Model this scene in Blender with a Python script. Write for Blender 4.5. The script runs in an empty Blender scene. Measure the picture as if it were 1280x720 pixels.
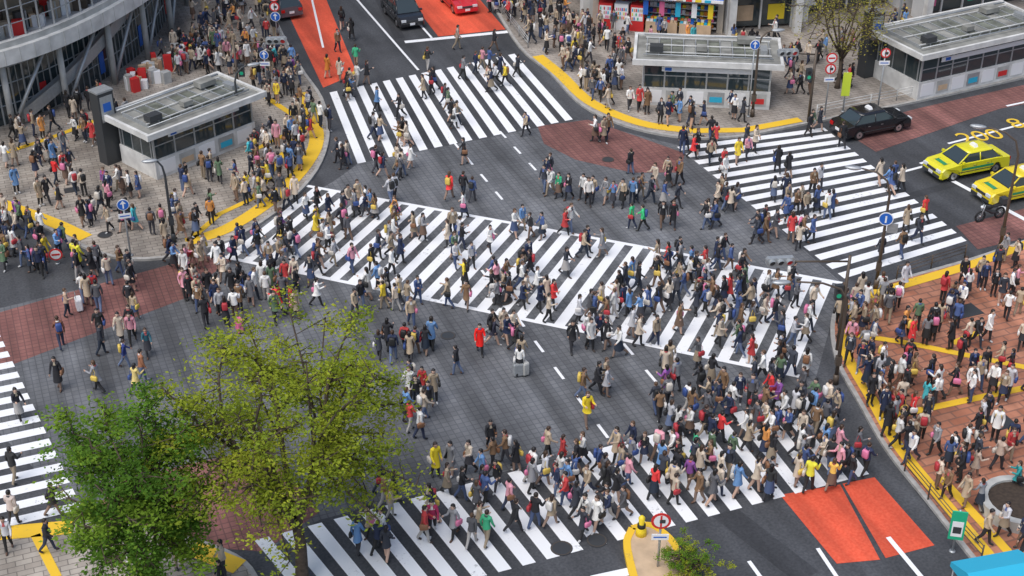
import bpy, bmesh, math, random
import numpy as np
from mathutils import Vector, Matrix
random.seed(11)
R = random.Random(5)
sc = bpy.context.scene
# ---------------------------------------------------------------- survey frame
F, CH, TH = 1800.0, 36.0, math.radians(31)
cT, sT = math.cos(TH), math.sin(TH)
def G(u, v, z=0.0):
    """site-survey: bearing / depression reading -> ground coordinate in metres"""
    xc, yc = (u-640)/F, (v-360)/F
    d = Vector((xc, cT-yc*sT, -sT-yc*cT))
    t = (z-CH)/d.z
    return Vector((d.x*t, d.y*t))
AV = Vector((-0.370, 0.929)); BV = Vector((0.929, 0.370))
ANG_B = math.atan2(BV.y, BV.x)

# ---------------------------------------------------------------- materials
def newmat(name):
    m = bpy.data.materials.new(name); m.use_nodes = True
    nt = m.node_tree
    return m, nt, nt.nodes['Principled BSDF']
def mat(name, col, rough=0.7, metal=0.0, var=0.0, scale=8.0, bump=0.0, spec=None, emis=0):
    m, nt, b = newmat(name)
    b.inputs['Roughness'].default_value = rough
    b.inputs['Metallic'].default_value = metal
    if spec is not None: b.inputs['Specular IOR Level'].default_value = spec
    c = (*col, 1)
    b.inputs['Base Color'].default_value = c
    if var > 0:
        tc = nt.nodes.new('ShaderNodeTexCoord')
        n = nt.nodes.new('ShaderNodeTexNoise'); n.inputs['Scale'].default_value = scale
        n.inputs['Detail'].default_value = 5
        nt.links.new(tc.outputs['Object'], n.inputs['Vector'])
        mr = nt.nodes.new('ShaderNodeMapRange')
        mr.inputs['From Min'].default_value = .3; mr.inputs['From Max'].default_value = .7
        mr.inputs['To Min'].default_value = 1-var; mr.inputs['To Max'].default_value = 1+var
        nt.links.new(n.outputs['Fac'], mr.inputs['Value'])
        mx = nt.nodes.new('ShaderNodeVectorMath'); mx.operation = 'SCALE'
        mx.inputs[0].default_value = col
        nt.links.new(mr.outputs['Result'], mx.inputs['Scale'])
        nt.links.new(mx.outputs[0], b.inputs['Base Color'])
        if bump > 0:
            bp = nt.nodes.new('ShaderNodeBump'); bp.inputs['Strength'].default_value = bump
            nt.links.new(n.outputs['Fac'], bp.inputs['Height']); nt.links.new(bp.outputs[0], b.inputs['Normal'])
    return m

def ground_mat(name, c1, c2, mortar=None, bw=0.3, bh=0.3, msize=0.02, rot=ANG_B, patch=0.25, offset=0.0, stain=0.3, rough=0.85):
    m, nt, b = newmat(name); N = nt.nodes; L = nt.links
    b.inputs['Roughness'].default_value = rough
    tc = N.new('ShaderNodeTexCoord')
    mp = N.new('ShaderNodeMapping'); mp.inputs['Rotation'].default_value = (0, 0, -rot)
    L.new(tc.outputs['Object'], mp.inputs['Vector'])
    n1 = N.new('ShaderNodeTexNoise'); n1.inputs['Scale'].default_value = 0.22; n1.inputs['Detail'].default_value = 6; n1.inputs['Roughness'].default_value=.65
    L.new(mp.outputs[0], n1.inputs['Vector'])
    n2 = N.new('ShaderNodeTexNoise'); n2.inputs['Scale'].default_value = 9; n2.inputs['Detail'].default_value = 4
    L.new(mp.outputs[0], n2.inputs['Vector'])
    if mortar is not None:
        br = N.new('ShaderNodeTexBrick'); br.offset = offset
        br.inputs['Scale'].default_value = 1.0
        br.inputs['Color1'].default_value = (*c1, 1); br.inputs['Color2'].default_value = (*c2, 1)
        br.inputs['Mortar'].default_value = (*mortar, 1)
        br.inputs['Mortar Size'].default_value = msize
        br.inputs['Brick Width'].default_value = bw; br.inputs['Row Height'].default_value = bh
        L.new(mp.outputs[0], br.inputs['Vector'])
        colout = br.outputs['Color']
    else:
        mx0 = N.new('ShaderNodeMix'); mx0.data_type = 'RGBA'
        mx0.inputs[6].default_value = (*c1, 1); mx0.inputs[7].default_value = (*c2, 1)
        r0 = N.new('ShaderNodeMapRange'); r0.inputs['From Min'].default_value = .35; r0.inputs['From Max'].default_value = .65
        L.new(n2.outputs['Fac'], r0.inputs['Value']); L.new(r0.outputs['Result'], mx0.inputs[0])
        colout = mx0.outputs[2]
    mr = N.new('ShaderNodeMapRange'); mr.inputs['From Min'].default_value = .3; mr.inputs['From Max'].default_value = .7
    mr.inputs['To Min'].default_value = 1-patch; mr.inputs['To Max'].default_value = 1+patch
    L.new(n1.outputs['Fac'], mr.inputs['Value'])
    mp2 = N.new('ShaderNodeMapping'); mp2.inputs['Scale'].default_value = (0.9, 0.06, 1)
    L.new(mp.outputs[0], mp2.inputs['Vector'])
    n3 = N.new('ShaderNodeTexNoise'); n3.inputs['Scale'].default_value = 1.0; n3.inputs['Detail'].default_value = 3
    L.new(mp2.outputs[0], n3.inputs['Vector'])
    mr3 = N.new('ShaderNodeMapRange'); mr3.inputs['From Min'].default_value = .35; mr3.inputs['From Max'].default_value = .65
    mr3.inputs['To Min'].default_value = 1-stain; mr3.inputs['To Max'].default_value = 1+stain*.6
    L.new(n3.outputs['Fac'], mr3.inputs['Value'])
    mm = N.new('ShaderNodeMath'); mm.operation = 'MULTIPLY'
    L.new(mr.outputs['Result'], mm.inputs[0]); L.new(mr3.outputs['Result'], mm.inputs[1])
    vm = N.new('ShaderNodeVectorMath'); vm.operation = 'SCALE'
    L.new(colout, vm.inputs[0]); L.new(mm.outputs[0], vm.inputs['Scale'])
    L.new(vm.outputs[0], b.inputs['Base Color'])
    bp = N.new('ShaderNodeBump'); bp.inputs['Strength'].default_value = .15
    L.new(n2.outputs['Fac'], bp.inputs['Height']); L.new(bp.outputs[0], b.inputs['Normal'])
    return m

def paint_mat(name, col, under, wear=0.42):
    m, nt, b = newmat(name); N = nt.nodes; L = nt.links
    b.inputs['Roughness'].default_value = .7
    tc = N.new('ShaderNodeTexCoord')
    n = N.new('ShaderNodeTexNoise'); n.inputs['Scale'].default_value = 5; n.inputs['Detail'].default_value = 8; n.inputs['Roughness'].default_value = .75
    n2 = N.new('ShaderNodeTexNoise'); n2.inputs['Scale'].default_value = .5; n2.inputs['Detail'].default_value = 4
    L.new(tc.outputs['Object'], n.inputs['Vector']); L.new(tc.outputs['Object'], n2.inputs['Vector'])
    a = N.new('ShaderNodeMath'); a.operation = 'ADD'; L.new(n.outputs['Fac'], a.inputs[0])
    s = N.new('ShaderNodeMath'); s.operation = 'MULTIPLY'; s.inputs[1].default_value = .5; L.new(n2.outputs['Fac'], s.inputs[0])
    L.new(s.outputs[0], a.inputs[1])
    mr = N.new('ShaderNodeMapRange'); mr.inputs['From Min'].default_value = wear+.12; mr.inputs['From Max'].default_value = wear+.24
    L.new(a.outputs[0], mr.inputs['Value'])
    mx = N.new('ShaderNodeMix'); mx.data_type = 'RGBA'
    mx.inputs[6].default_value = (*under, 1); mx.inputs[7].default_value = (*col, 1)
    L.new(mr.outputs['Result'], mx.inputs[0]); L.new(mx.outputs[2], b.inputs['Base Color'])
    return m

M_ASPH = ground_mat('asphalt', (.048,.051,.057), (.075,.078,.085), patch=.3)
M_BLOCK = ground_mat('intersection_block_paving', (.120,.125,.134), (.150,.155,.163), (.092,.096,.105), .30, .30, .025, patch=.28, stain=.4)
M_BROWN = ground_mat('red_brown_block_paving', (.21,.088,.078), (.255,.112,.095), (.14,.066,.06), .30, .30, .025, patch=.28, stain=.35)
M_REDLANE = ground_mat('red_lane_surface', (.66,.08,.035), (.74,.115,.055), patch=.2, stain=.34)
M_PAVE = ground_mat('grey_pavers', (.30,.262,.222), (.39,.35,.30), (.17,.15,.13), .6, .3, .02, patch=.28, offset=.5)
M_PAVE2 = ground_mat('light_pavers', (.30,.265,.23), (.37,.33,.29), (.19,.17,.15), .6, .3, .02, patch=.25, offset=.5)
M_BRICK = ground_mat('brick_pavers', (.40,.150,.085), (.50,.225,.14), (.27,.13,.09), .9, .45, .045, patch=.36, offset=.5)
M_LAND = ground_mat('city_ground', (.14,.14,.135), (.2,.2,.19), patch=.3)
M_KERB = mat('kerb_stone', (.36,.35,.33), .85, var=.2, scale=3)
M_WHITE = paint_mat('white_road_paint', (.84,.85,.86), (.32,.33,.35), .395)
M_YELLOW = paint_mat('yellow_tactile_paving', (.80,.50,.03), (.45,.32,.08), .42)
M_YLINE = paint_mat('yellow_road_paint', (.78,.52,.04), (.12,.1,.06), .42)
M_METAL = mat('painted_steel', (.42,.44,.45), .45, .5, var=.1)
M_DKMET = mat('dark_steel', (.06,.065,.07), .5, .3)
M_BRNMET = mat('bronze_steel', (.11,.085,.065), .5, .3)
M_WHT = mat('white_panel', (.62,.62,.60), .6, var=.2, scale=1.3)
M_CONC = mat('concrete', (.42,.42,.40), .85, var=.2, scale=1.5)
M_ROOF = mat('weathered_roof_sheet', (.24,.24,.22), .85, var=.35, scale=1.1)
M_GLASS = mat('dark_glass', (.035,.05,.055), .06, 0, spec=.9)
M_GLASS2 = mat('roof_glass', (.15,.16,.13), .2, 0, var=.5, scale=1.3, spec=.6)
M_BLACK = mat('black_rubber', (.015,.015,.016), .8)
M_RED = mat('red_sign', (.62,.03,.03), .5)
M_BLUE = mat('blue_sign', (.02,.13,.52), .5)
M_SWHITE = mat('white_sign', (.82,.82,.82), .5)
M_GREEN = mat('green_sign', (.02,.42,.22), .5)
M_CYAN = mat('cyan_panel', (.03,.42,.62), .45)
M_YEL = mat('yellow_panel', (.82,.62,.03), .5)
M_LIME = mat('lime_panel', (.62,.75,.06), .5)
M_ORG = mat('orange_panel', (.8,.28,.04), .5)
M_PINK = mat('pink_panel', (.7,.15,.3), .5)
M_BARK = mat('bark', (.085,.062,.045), .95, var=.35, scale=6, bump=.5)
M_CREAM = mat('cream_paving', (.55,.40,.26), .8, var=.15, scale=2)
M_WARM = mat('warm_interior_wall', (.38,.31,.23), .8, var=.2, scale=1)

# ---------------------------------------------------------------- mesh builder
class MB:
    def __init__(s): s.v=[]; s.f=[]; s.m=[]; s.s=[]; s.mats=[]; s.M=Matrix.Identity(4)
    def mi(s, m):
        if m not in s.mats: s.mats.append(m)
        return s.mats.index(m)
    def add(s, vs, fs, m, smooth=False):
        o=len(s.v); T=s.M
        s.v += [tuple(T @ Vector(p)) for p in vs]
        k=s.mi(m)
        for f in fs: s.f.append(tuple(i+o for i in f)); s.m.append(k); s.s.append(smooth)
    def box(s, x,y,z, sx,sy,sz, m, rz=0):
        """centre x,y ; base z"""
        c_,s_=math.cos(rz),math.sin(rz); vs=[]
        for dz in (0,sz):
            for dx,dy in ((-.5,-.5),(.5,-.5),(.5,.5),(-.5,.5)):
                X=dx*sx; Y=dy*sy; vs.append((x+X*c_-Y*s_, y+X*s_+Y*c_, z+dz))
        s.add(vs, [(3,2,1,0),(4,5,6,7),(0,1,5,4),(1,2,6,5),(2,3,7,6),(3,0,4,7)], m)
    def tube(s, pts, rad, m, n=8, smooth=True, cap=True):
        pts=[Vector(p) for p in pts]; vs=[]; fs=[]
        up=Vector((0,0,1)); prev=None
        for i,p in enumerate(pts):
            d=(pts[min(i+1,len(pts)-1)]-pts[max(i-1,0)]).normalized()
            if prev is None:
                ref=up if abs(d.z)<.9 else Vector((1,0,0)); a=d.cross(ref).normalized()
            else:
                a=(prev-d*prev.dot(d)).normalized()
            prev=a; b=d.cross(a); r=rad[i] if hasattr(rad,'__len__') else rad
            for k in range(n):
                t=2*math.pi*k/n; vs.append(tuple(p+a*math.cos(t)*r+b*math.sin(t)*r))
        for i in range(len(pts)-1):
            for k in range(n):
                k2=(k+1)%n; fs.append((i*n+k,i*n+k2,(i+1)*n+k2,(i+1)*n+k))
        if cap:
            fs.append(tuple(range(n))[::-1]); fs.append(tuple(range((len(pts)-1)*n,len(pts)*n)))
        s.add(vs,fs,m,smooth)
    def prism(s, poly, z0, z1, m, mside=None):
        n=len(poly); vs=[(p[0],p[1],z0) for p in poly]+[(p[0],p[1],z1) for p in poly]
        s.add(vs,[tuple(range(n,2*n))],m)
        s.add(vs,[(i,(i+1)%n,n+(i+1)%n,n+i) for i in range(n)],mside or m)
    def ell(s, c, r, m, nu=10, nv=7, keep=None):
        vs=[];fs=[]
        for j in range(nv+1):
            ph=math.pi*j/nv
            for i in range(nu):
                t=2*math.pi*i/nu
                vs.append((c[0]+r[0]*math.sin(ph)*math.cos(t), c[1]+r[1]*math.sin(ph)*math.sin(t), c[2]+r[2]*math.cos(ph)))
        for j in range(nv):
            for i in range(nu):
                f=(j*nu+i,(j+1)*nu+i,(j+1)*nu+(i+1)%nu,j*nu+(i+1)%nu)
                if keep:
                    q=[sum(vs[k][a] for k in f)/4 for a in range(3)]
                    if not keep(q): continue
                fs.append(f)
        s.add(vs,fs,m,True)
    def mesh(s, name):
        me=bpy.data.meshes.new(name); me.from_pydata(s.v,[],s.f)
        for m in s.mats: me.materials.append(m)
        me.polygons.foreach_set('material_index', s.m); me.polygons.foreach_set('use_smooth', s.s)
        me.update(); return me
    def build(s, name, loc=(0,0,0), rz=0):
        o=bpy.data.objects.new(name, s.mesh(name)); sc.collection.objects.link(o)
        o.location=loc; o.rotation_euler=(0,0,rz); return o

def V2(x,y): return Vector((x,y))
def flat(name, polys, z, m):
    bm=bmesh.new()
    for poly in polys:
        vs=[bm.verts.new((p[0],p[1],z)) for p in poly]; bm.faces.new(vs)
    bmesh.ops.triangulate(bm, faces=[f for f in bm.faces if len(f.verts)>4])
    for f in bm.faces:
        f.normal_update()
        if f.normal.z<0: f.normal_flip()
    me=bpy.data.meshes.new(name); bm.to_mesh(me); bm.free(); me.materials.append(m)
    o=bpy.data.objects.new(name,me); sc.collection.objects.link(o); return o
def offs(pts, w):
    out=[]
    for i,p in enumerate(pts):
        a=pts[max(i-1,0)]; b=pts[min(i+1,len(pts)-1)]
        d=(b-a).normalized(); out.append((p+Vector((-d.y,d.x))*w))
    return out
def smoothline(pts, k=5):
    if len(pts)<3: return pts
    P=[pts[0]*2-pts[1]]+pts+[pts[-1]*2-pts[-2]]; out=[]
    for i in range(1,len(P)-2):
        for j in range(k):
            t=j/k; p0,p1,p2,p3=P[i-1],P[i],P[i+1],P[i+2]
            out.append(.5*((2*p1)+(p2-p0)*t+(2*p0-5*p1+4*p2-p3)*t*t+(3*p1-p0-3*p2+p3)*t**3))
    out.append(pts[-1]); return out
def strips(name, lines, z, m, h=0):
    mb=MB()
    for pts,w,sm in lines:
        if sm: pts=smoothline(pts)
        a=offs(pts,w/2); b=offs(pts,-w/2); n=len(pts)
        vs=[(p.x,p.y,z) for p in b]+[(p.x,p.y,z) for p in a]
        mb.add(vs,[(i,i+1,n+i+1,n+i) for i in range(n-1)],m)
        if h:
            vs2=[(p.x,p.y,z-h) for p in b]+[(p.x,p.y,z-h) for p in a]
            o=vs+vs2
            mb.add(o,[(i,2*n+i,2*n+i+1,i+1) for i in range(n-1)]+[(n+i,n+i+1,3*n+i+1,3*n+i) for i in range(n-1)],m)
    return mb.build(name)
def PX(*a): return [G(u,v) for u,v in a]

# ---------------------------------------------------------------- ground and roads
S=2500
flat('ground', [[(-S,-S),(S,-S),(S,S),(-S,S)]], 0.0, M_LAND)
ctr=G(700,380)
def road(c, d, L1, L2, w1, w2):
    n=Vector((-d.y,d.x)); return [c-d*L1+n*w1, c+d*L2+n*w1, c+d*L2-n*w2, c-d*L1-n*w2]
flat('road', [road(ctr,BV,150,250,24,24)], 0.004, M_ASPH)
flat('road', [road(ctr,AV,150,250,21,20)], 0.008, M_ASPH)
flat('road', [PX((-60,400),(250,325),(420,225),(447,205),(722,150),(860,185),(1050,352),(1040,400),(1015,490),(400,650),(330,690),(95,640),(-60,480))], 0.012, M_BLOCK)
flat('road', [PX((-60,408),(100,362),(245,322),(300,318),(262,345),(250,366),(130,412),(0,462),(-60,485)),
              PX((672,158),(735,150),(800,172),(856,192),(850,216),(790,216),(720,200),(680,180)),
              PX((1050,162),(1150,135),(1400,80),(1400,108),(1250,136),(1095,190)),
              PX((1195,283),(1400,230),(1400,270),(1222,312)),
              PX((150,600),(330,560),(400,640),(330,690),(200,680),(110,650))], 0.016, M_BROWN)
flat('red_bus_lane', [PX((340,-40),(398,-40),(408,0),(446,92),(404,110),(352,0)),
              PX((496,-40),(572,-40),(600,0),(632,37),(548,46),(512,0)),
              PX((975,619),(1050,606),(1100,700),(1046,705)),
              PX((1053,605),(1093,597),(1168,682),(1107,698))], 0.020, M_REDLANE)

def crossing(name,P0,P1,Q0,Q1,pitch,frac=.54,border=False):
    P0,P1,Q0,Q1=[G(*p) if not isinstance(p,Vector) else p for p in (P0,P1,Q0,Q1)]
    n=round(((P1-P0).length+(Q1-Q0).length)/2/pitch); polys=[]
    for i in range(n):
        a,b=i/n,(i+frac)/n
        polys.append([P0.lerp(P1,a),P0.lerp(P1,b),Q0.lerp(Q1,b),Q0.lerp(Q1,a)])
    flat(name,polys,0.024,M_WHITE)
    if border:
        flat(name+'_edge_line',[[P0,P1,P1.lerp(Q1,-.03),P0.lerp(Q0,-.03)],[Q0,Q1,Q1.lerp(P1,-.03),Q0.lerp(P0,-.03)]],0.024,M_WHITE)
crossing('zebra_crossing',(412,116),(650,66),(447,205),(724,148),0.92)
crossing('zebra_crossing',(846,184),(1062,354),(1030,160),(1214,306),0.95)
crossing('zebra_crossing',(372,232),(1052,356),(262,316),(1005,470),0.98,border=True)
crossing('zebra_crossing',(318,676),(1018,490),(400,775),(1098,590),1.0)
c0,c1=G(-2,415),G(107,645)
crossing('zebra_crossing',c0,c1,c0-BV*9,c1-BV*9,0.95)
def seg(u1,v1,u2,v2,w=.16): return (PX((u1,v1),(u2,v2)),w,False)
L=[seg(436,-12,523,88),seg(506,53,636,40,.45),seg(540,48,470,-30),seg(1022,686,1050,728),seg(1110,672,1160,732,.2),
   seg(936,702,960,735),seg(740,725,800,712,.4),seg(1118,218,1160,207,.2),seg(1186,224,1300,285,.3),seg(1150,205,1200,190,.2),
   seg(1185,180,1300,150,.18),seg(1258,133,1300,124,.18),seg(390,0,404,60,.15)]
def dashed(p,d,n,dl=1.0,gap=1.3,w=.14):
    out=[]
    for i in range(n):
        a=p+d*(i*(dl+gap)); out.append(([a,a+d*dl],w,False))
    return out
L+=dashed(G(760,548),AV,8); L+=dashed(G(628,250),AV,5); L+=dashed(G(690,235),AV,4); L+=dashed(G(820,478),AV,3)
strips('road_marking',L,0.030,M_WHITE)
def textmark(t,loc,ang,size,m):
    cu=bpy.data.curves.new('t','FONT'); cu.body=t; cu.size=size; cu.align_x='CENTER'
    o=bpy.data.objects.new('t',cu); sc.collection.objects.link(o); bpy.context.view_layer.update()
    me=bpy.data.meshes.new_from_object(o.evaluated_get(bpy.context.evaluated_depsgraph_get()))
    bpy.data.objects.remove(o); me.materials.clear(); me.materials.append(m)
    o=bpy.data.objects.new('road_lettering',me); sc.collection.objects.link(o); o.location=(loc.x,loc.y,.034); o.rotation_euler=(0,0,ang)
textmark('200',G(1232,176),ANG_B-.1,1.9,M_YLINE); textmark('8',G(1277,160),ANG_B-.1,1.9,M_YLINE)
mb=MB()
for u,v,r in ((628,376,.5),(470,187,.4),(158,272,.4),(702,686,.42),(132,296,.38),(830,372,.35),(560,420,.35),(746,676,.4),(1000,240,.35),(760,200,.35),(430,30,.4)):
    p=G(u,v); z=.135 if u<200 and v<300 else .034
    mb.M=Matrix.Translation((p.x,p.y,z))
    n=20; mb.add([(math.cos(i*2*math.pi/n)*r,math.sin(i*2*math.pi/n)*r,0) for i in range(n)],[tuple(range(n))],M_DKMET)
    mb.add([(math.cos(i*2*math.pi/n)*r*k,math.sin(i*2*math.pi/n)*r*k,.003) for k in (.92,.84) for i in range(n)],[(i,(i+1)%n,n+(i+1)%n,n+i) for i in range(n)],M_BRNMET)
mb.build('manhole_cover')
M_TRENCH=ground_mat('asphalt_repair',(.035,.037,.042),(.05,.052,.058),patch=.2)
strips('asphalt_repair_patch',[(PX((905,640),(1010,722)),1.1,False),(PX((1150,612),(1235,715)),.5,False),(PX((470,-10),(500,48)),.7,False),(PX((1120,250),(1300,200)),.6,False)],.0135,M_TRENCH)

# ---------------------------------------------------------------- pavements
k1=smoothline(PX((330,0),(372,80),(402,125),(410,170),(395,215),(355,258),(300,295),(245,315),(190,325),(140,322),(95,305),(60,287),(0,262)),4)
k2=smoothline(PX((612,0),(650,60),(688,92),(722,128),(760,150),(810,166),(870,174),(930,171),(1000,157),(1150,127),(1280,98)),4)
k3=smoothline(PX((1280,304),(1215,326),(1130,350),(1068,370),(1042,398),(1046,450),(1075,505),(1110,565),(1160,628),(1210,692),(1235,722)),4)
k4=smoothline(PX((0,670),(95,655),(180,664),(250,680),(305,705),(330,745)),4)
k1=[k1[0]+AV*90]+k1+[k1[-1]-BV*60]; k2=[k2[0]+AV*90]+k2+[k2[-1]+BV*90]
k3=[k3[0]+BV*90]+k3+[k3[-1]-AV*40]; k4=[k4[0]-BV*40]+k4+[k4[-1]-AV*40]
pav=[]
def pavement(k,far,m):
    poly=k+far; pav.append(poly)
    mb=MB(); bm=bmesh.new(); vs=[bm.verts.new((p.x,p.y,.12)) for p in poly]; bm.faces.new(vs)
    bmesh.ops.triangulate(bm,faces=bm.faces[:])
    bm.verts.index_update(); mb.add([v.co[:] for v in bm.verts],[tuple(v.index for v in f.verts) for f in bm.faces],m)
    bm.free(); n=len(poly)
    mb.add([(p.x,p.y,0) for p in poly]+[(p.x,p.y,.12) for p in poly],[(i,(i+1)%n,n+(i+1)%n,n+i) for i in range(n)],M_KERB)
    mb.build('pavement')
    strips('kerb',[(k,.2,False)],.133,M_KERB,.13)
pavement(k1,[k1[-1]+AV*150],M_PAVE); pavement(k2,[k2[-1]+AV*150],M_PAVE2)
pavement(k3,[k3[-1]+BV*90],M_BRICK); pavement(k4,[k4[-1]-BV*60],M_PAVE)
def inside(p,poly):
    r=False; n=len(poly)
    for i in range(n):
        a,b=poly[i],poly[(i+1)%n]
        if (a[1]>p[1])!=(b[1]>p[1]) and p[0]<(b[0]-a[0])*(p[1]-a[1])/(b[1]-a[1])+a[0]: r=not r
    return r
def gz(p): return .125 if any(inside(p,q) for q in pav) else .012
T=[(PX((378,118),(396,170),(382,208),(340,252),(285,288),(235,305)),.85,True),
   (PX((330,122),(384,158),(350,200),(318,250)),.4,False),(PX((318,190),(384,158)),.35,False),
   (PX((-20,202),(60,176),(128,150)),.4,True),(PX((0,256),(65,280),(108,300)),.8,True),(PX((235,305),(275,270),(318,250)),.35,False),
   (PX((672,72),(700,95),(738,130),(800,156),(865,166)),.8,True),(PX((865,166),(930,165),(1000,152)),.65,False),
   (PX((1298,302),(1218,332),(1135,357),(1085,372)),.6,True),(PX((1085,372),(1060,392),(1056,440),(1088,500),(1122,560),(1175,625),(1250,715)),.5,True),
   (PX((1058,420),(1130,431),(1290,464)),.38,False),(PX((1108,525),(1200,505),(1290,486)),.38,False),(PX((1190,432),(1225,418)),.35,False),
   (PX((1175,600),(1230,660),(1290,728)),.38,False),
   (PX((0,670),(92,662)),.8,False),(PX((45,672),(72,725)),.35,False),(PX((240,688),(300,712)),.8,False)]
strips('tactile_paving',T,.139,M_YELLOW)
mb=MB()
for u,v,sx,sy,a in ((1100,455,1.2,.8,0),(1205,392,1.5,1,0),(1250,530,1,1,0),(90,240,.8,.6,.4)):
    p=G(u,v); mb.box(p.x,p.y,.12,sx,sy,.022,M_DKMET,ANG_B)
mb.build('pavement_hatch')
isl=smoothline(PX((790,664),(812,660),(836,676),(850,700),(872,760),(810,760),(784,690),(790,664)),4)
mb=MB(); mb.prism([(p.x,p.y) for p in isl[:-1]],.0,.16,M_CREAM,M_KERB); mb.build('traffic_island')
strips('kerb',[(isl,.28,False)],.18,M_YELLOW,.17)

# ---------------------------------------------------------------- people
def ramp_mat(name, cols, mul, rough=.8):
    m,nt,b=newmat(name); N=nt.nodes; Lk=nt.links; b.inputs['Roughness'].default_value=rough
    oi=N.new('ShaderNodeObjectInfo'); ml=N.new('ShaderNodeMath'); ml.operation='MULTIPLY'; ml.inputs[1].default_value=mul
    fr=N.new('ShaderNodeMath'); fr.operation='FRACT'
    Lk.new(oi.outputs['Random'],ml.inputs[0]); Lk.new(ml.outputs[0],fr.inputs[0])
    r=N.new('ShaderNodeValToRGB'); r.color_ramp.interpolation='CONSTANT'
    e=r.color_ramp.elements
    while len(e)<len(cols): e.new(0.5)
    for i,c_ in enumerate(cols): e[i].position=i/len(cols); e[i].color=(*c_,1)
    Lk.new(fr.outputs[0],r.inputs[0]); Lk.new(r.outputs[0],b.inputs['Base Color']); return m
MP_TOP,nt,b=newmat('outer_clothing'); oi=nt.nodes.new('ShaderNodeObjectInfo'); nt.links.new(oi.outputs['Color'],b.inputs['Base Color']); b.inputs['Roughness'].default_value=.85
MP_BOT=ramp_mat('lower_clothing',[(.02,.02,.024),(.03,.04,.08),(.025,.025,.03),(.06,.09,.18),(.3,.24,.17),(.02,.02,.02),(.05,.05,.06),(.12,.16,.26),(.16,.1,.07),(.02,.03,.05),(.4,.38,.36)],7.31)
MP_SHIRT=ramp_mat('scarf_and_shirt',[(.6,.6,.6),(.05,.05,.06),(.5,.1,.1),(.4,.34,.25),(.1,.15,.35),(.7,.68,.62)],5.77)
MP_HAIR=ramp_mat('hair',[(.012,.01,.01),(.02,.014,.01),(.05,.026,.014),(.015,.012,.012),(.09,.048,.025),(.012,.01,.01),(.035,.02,.014)],3.91,.5)
MP_BAG=ramp_mat('bag_cloth',[(.02,.02,.02),(.25,.12,.06),(.6,.55,.48),(.45,.04,.05),(.04,.08,.25),(.7,.68,.65),(.7,.5,.1),(.03,.03,.03),(.7,.2,.35)],11.3,.6)
MP_SKIN=ramp_mat('skin',[(.55,.36,.27),(.62,.42,.32),(.48,.3,.22),(.58,.39,.3)],9.13,.6)
MP_SHOE=ramp_mat('shoes',[(.02,.02,.02),(.1,.05,.03),(.03,.03,.03),(.5,.5,.5),(.04,.025,.02)],4.7,.5)
MP_LEG=ramp_mat('legwear',[(.55,.36,.27),(.02,.02,.022),(.03,.03,.035),(.25,.17,.13),(.02,.02,.022)],6.13)
MP_EYE=mat('eyes',(.02,.015,.015),.3)
MP_LIP=mat('lips',(.4,.12,.1),.5)
def segd(p,a,b):
    ab=b-a; t=max(0,min(1,(p-a).dot(ab)/max(ab.length_squared,1e-9))); return (p-(a+ab*t)).length
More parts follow.
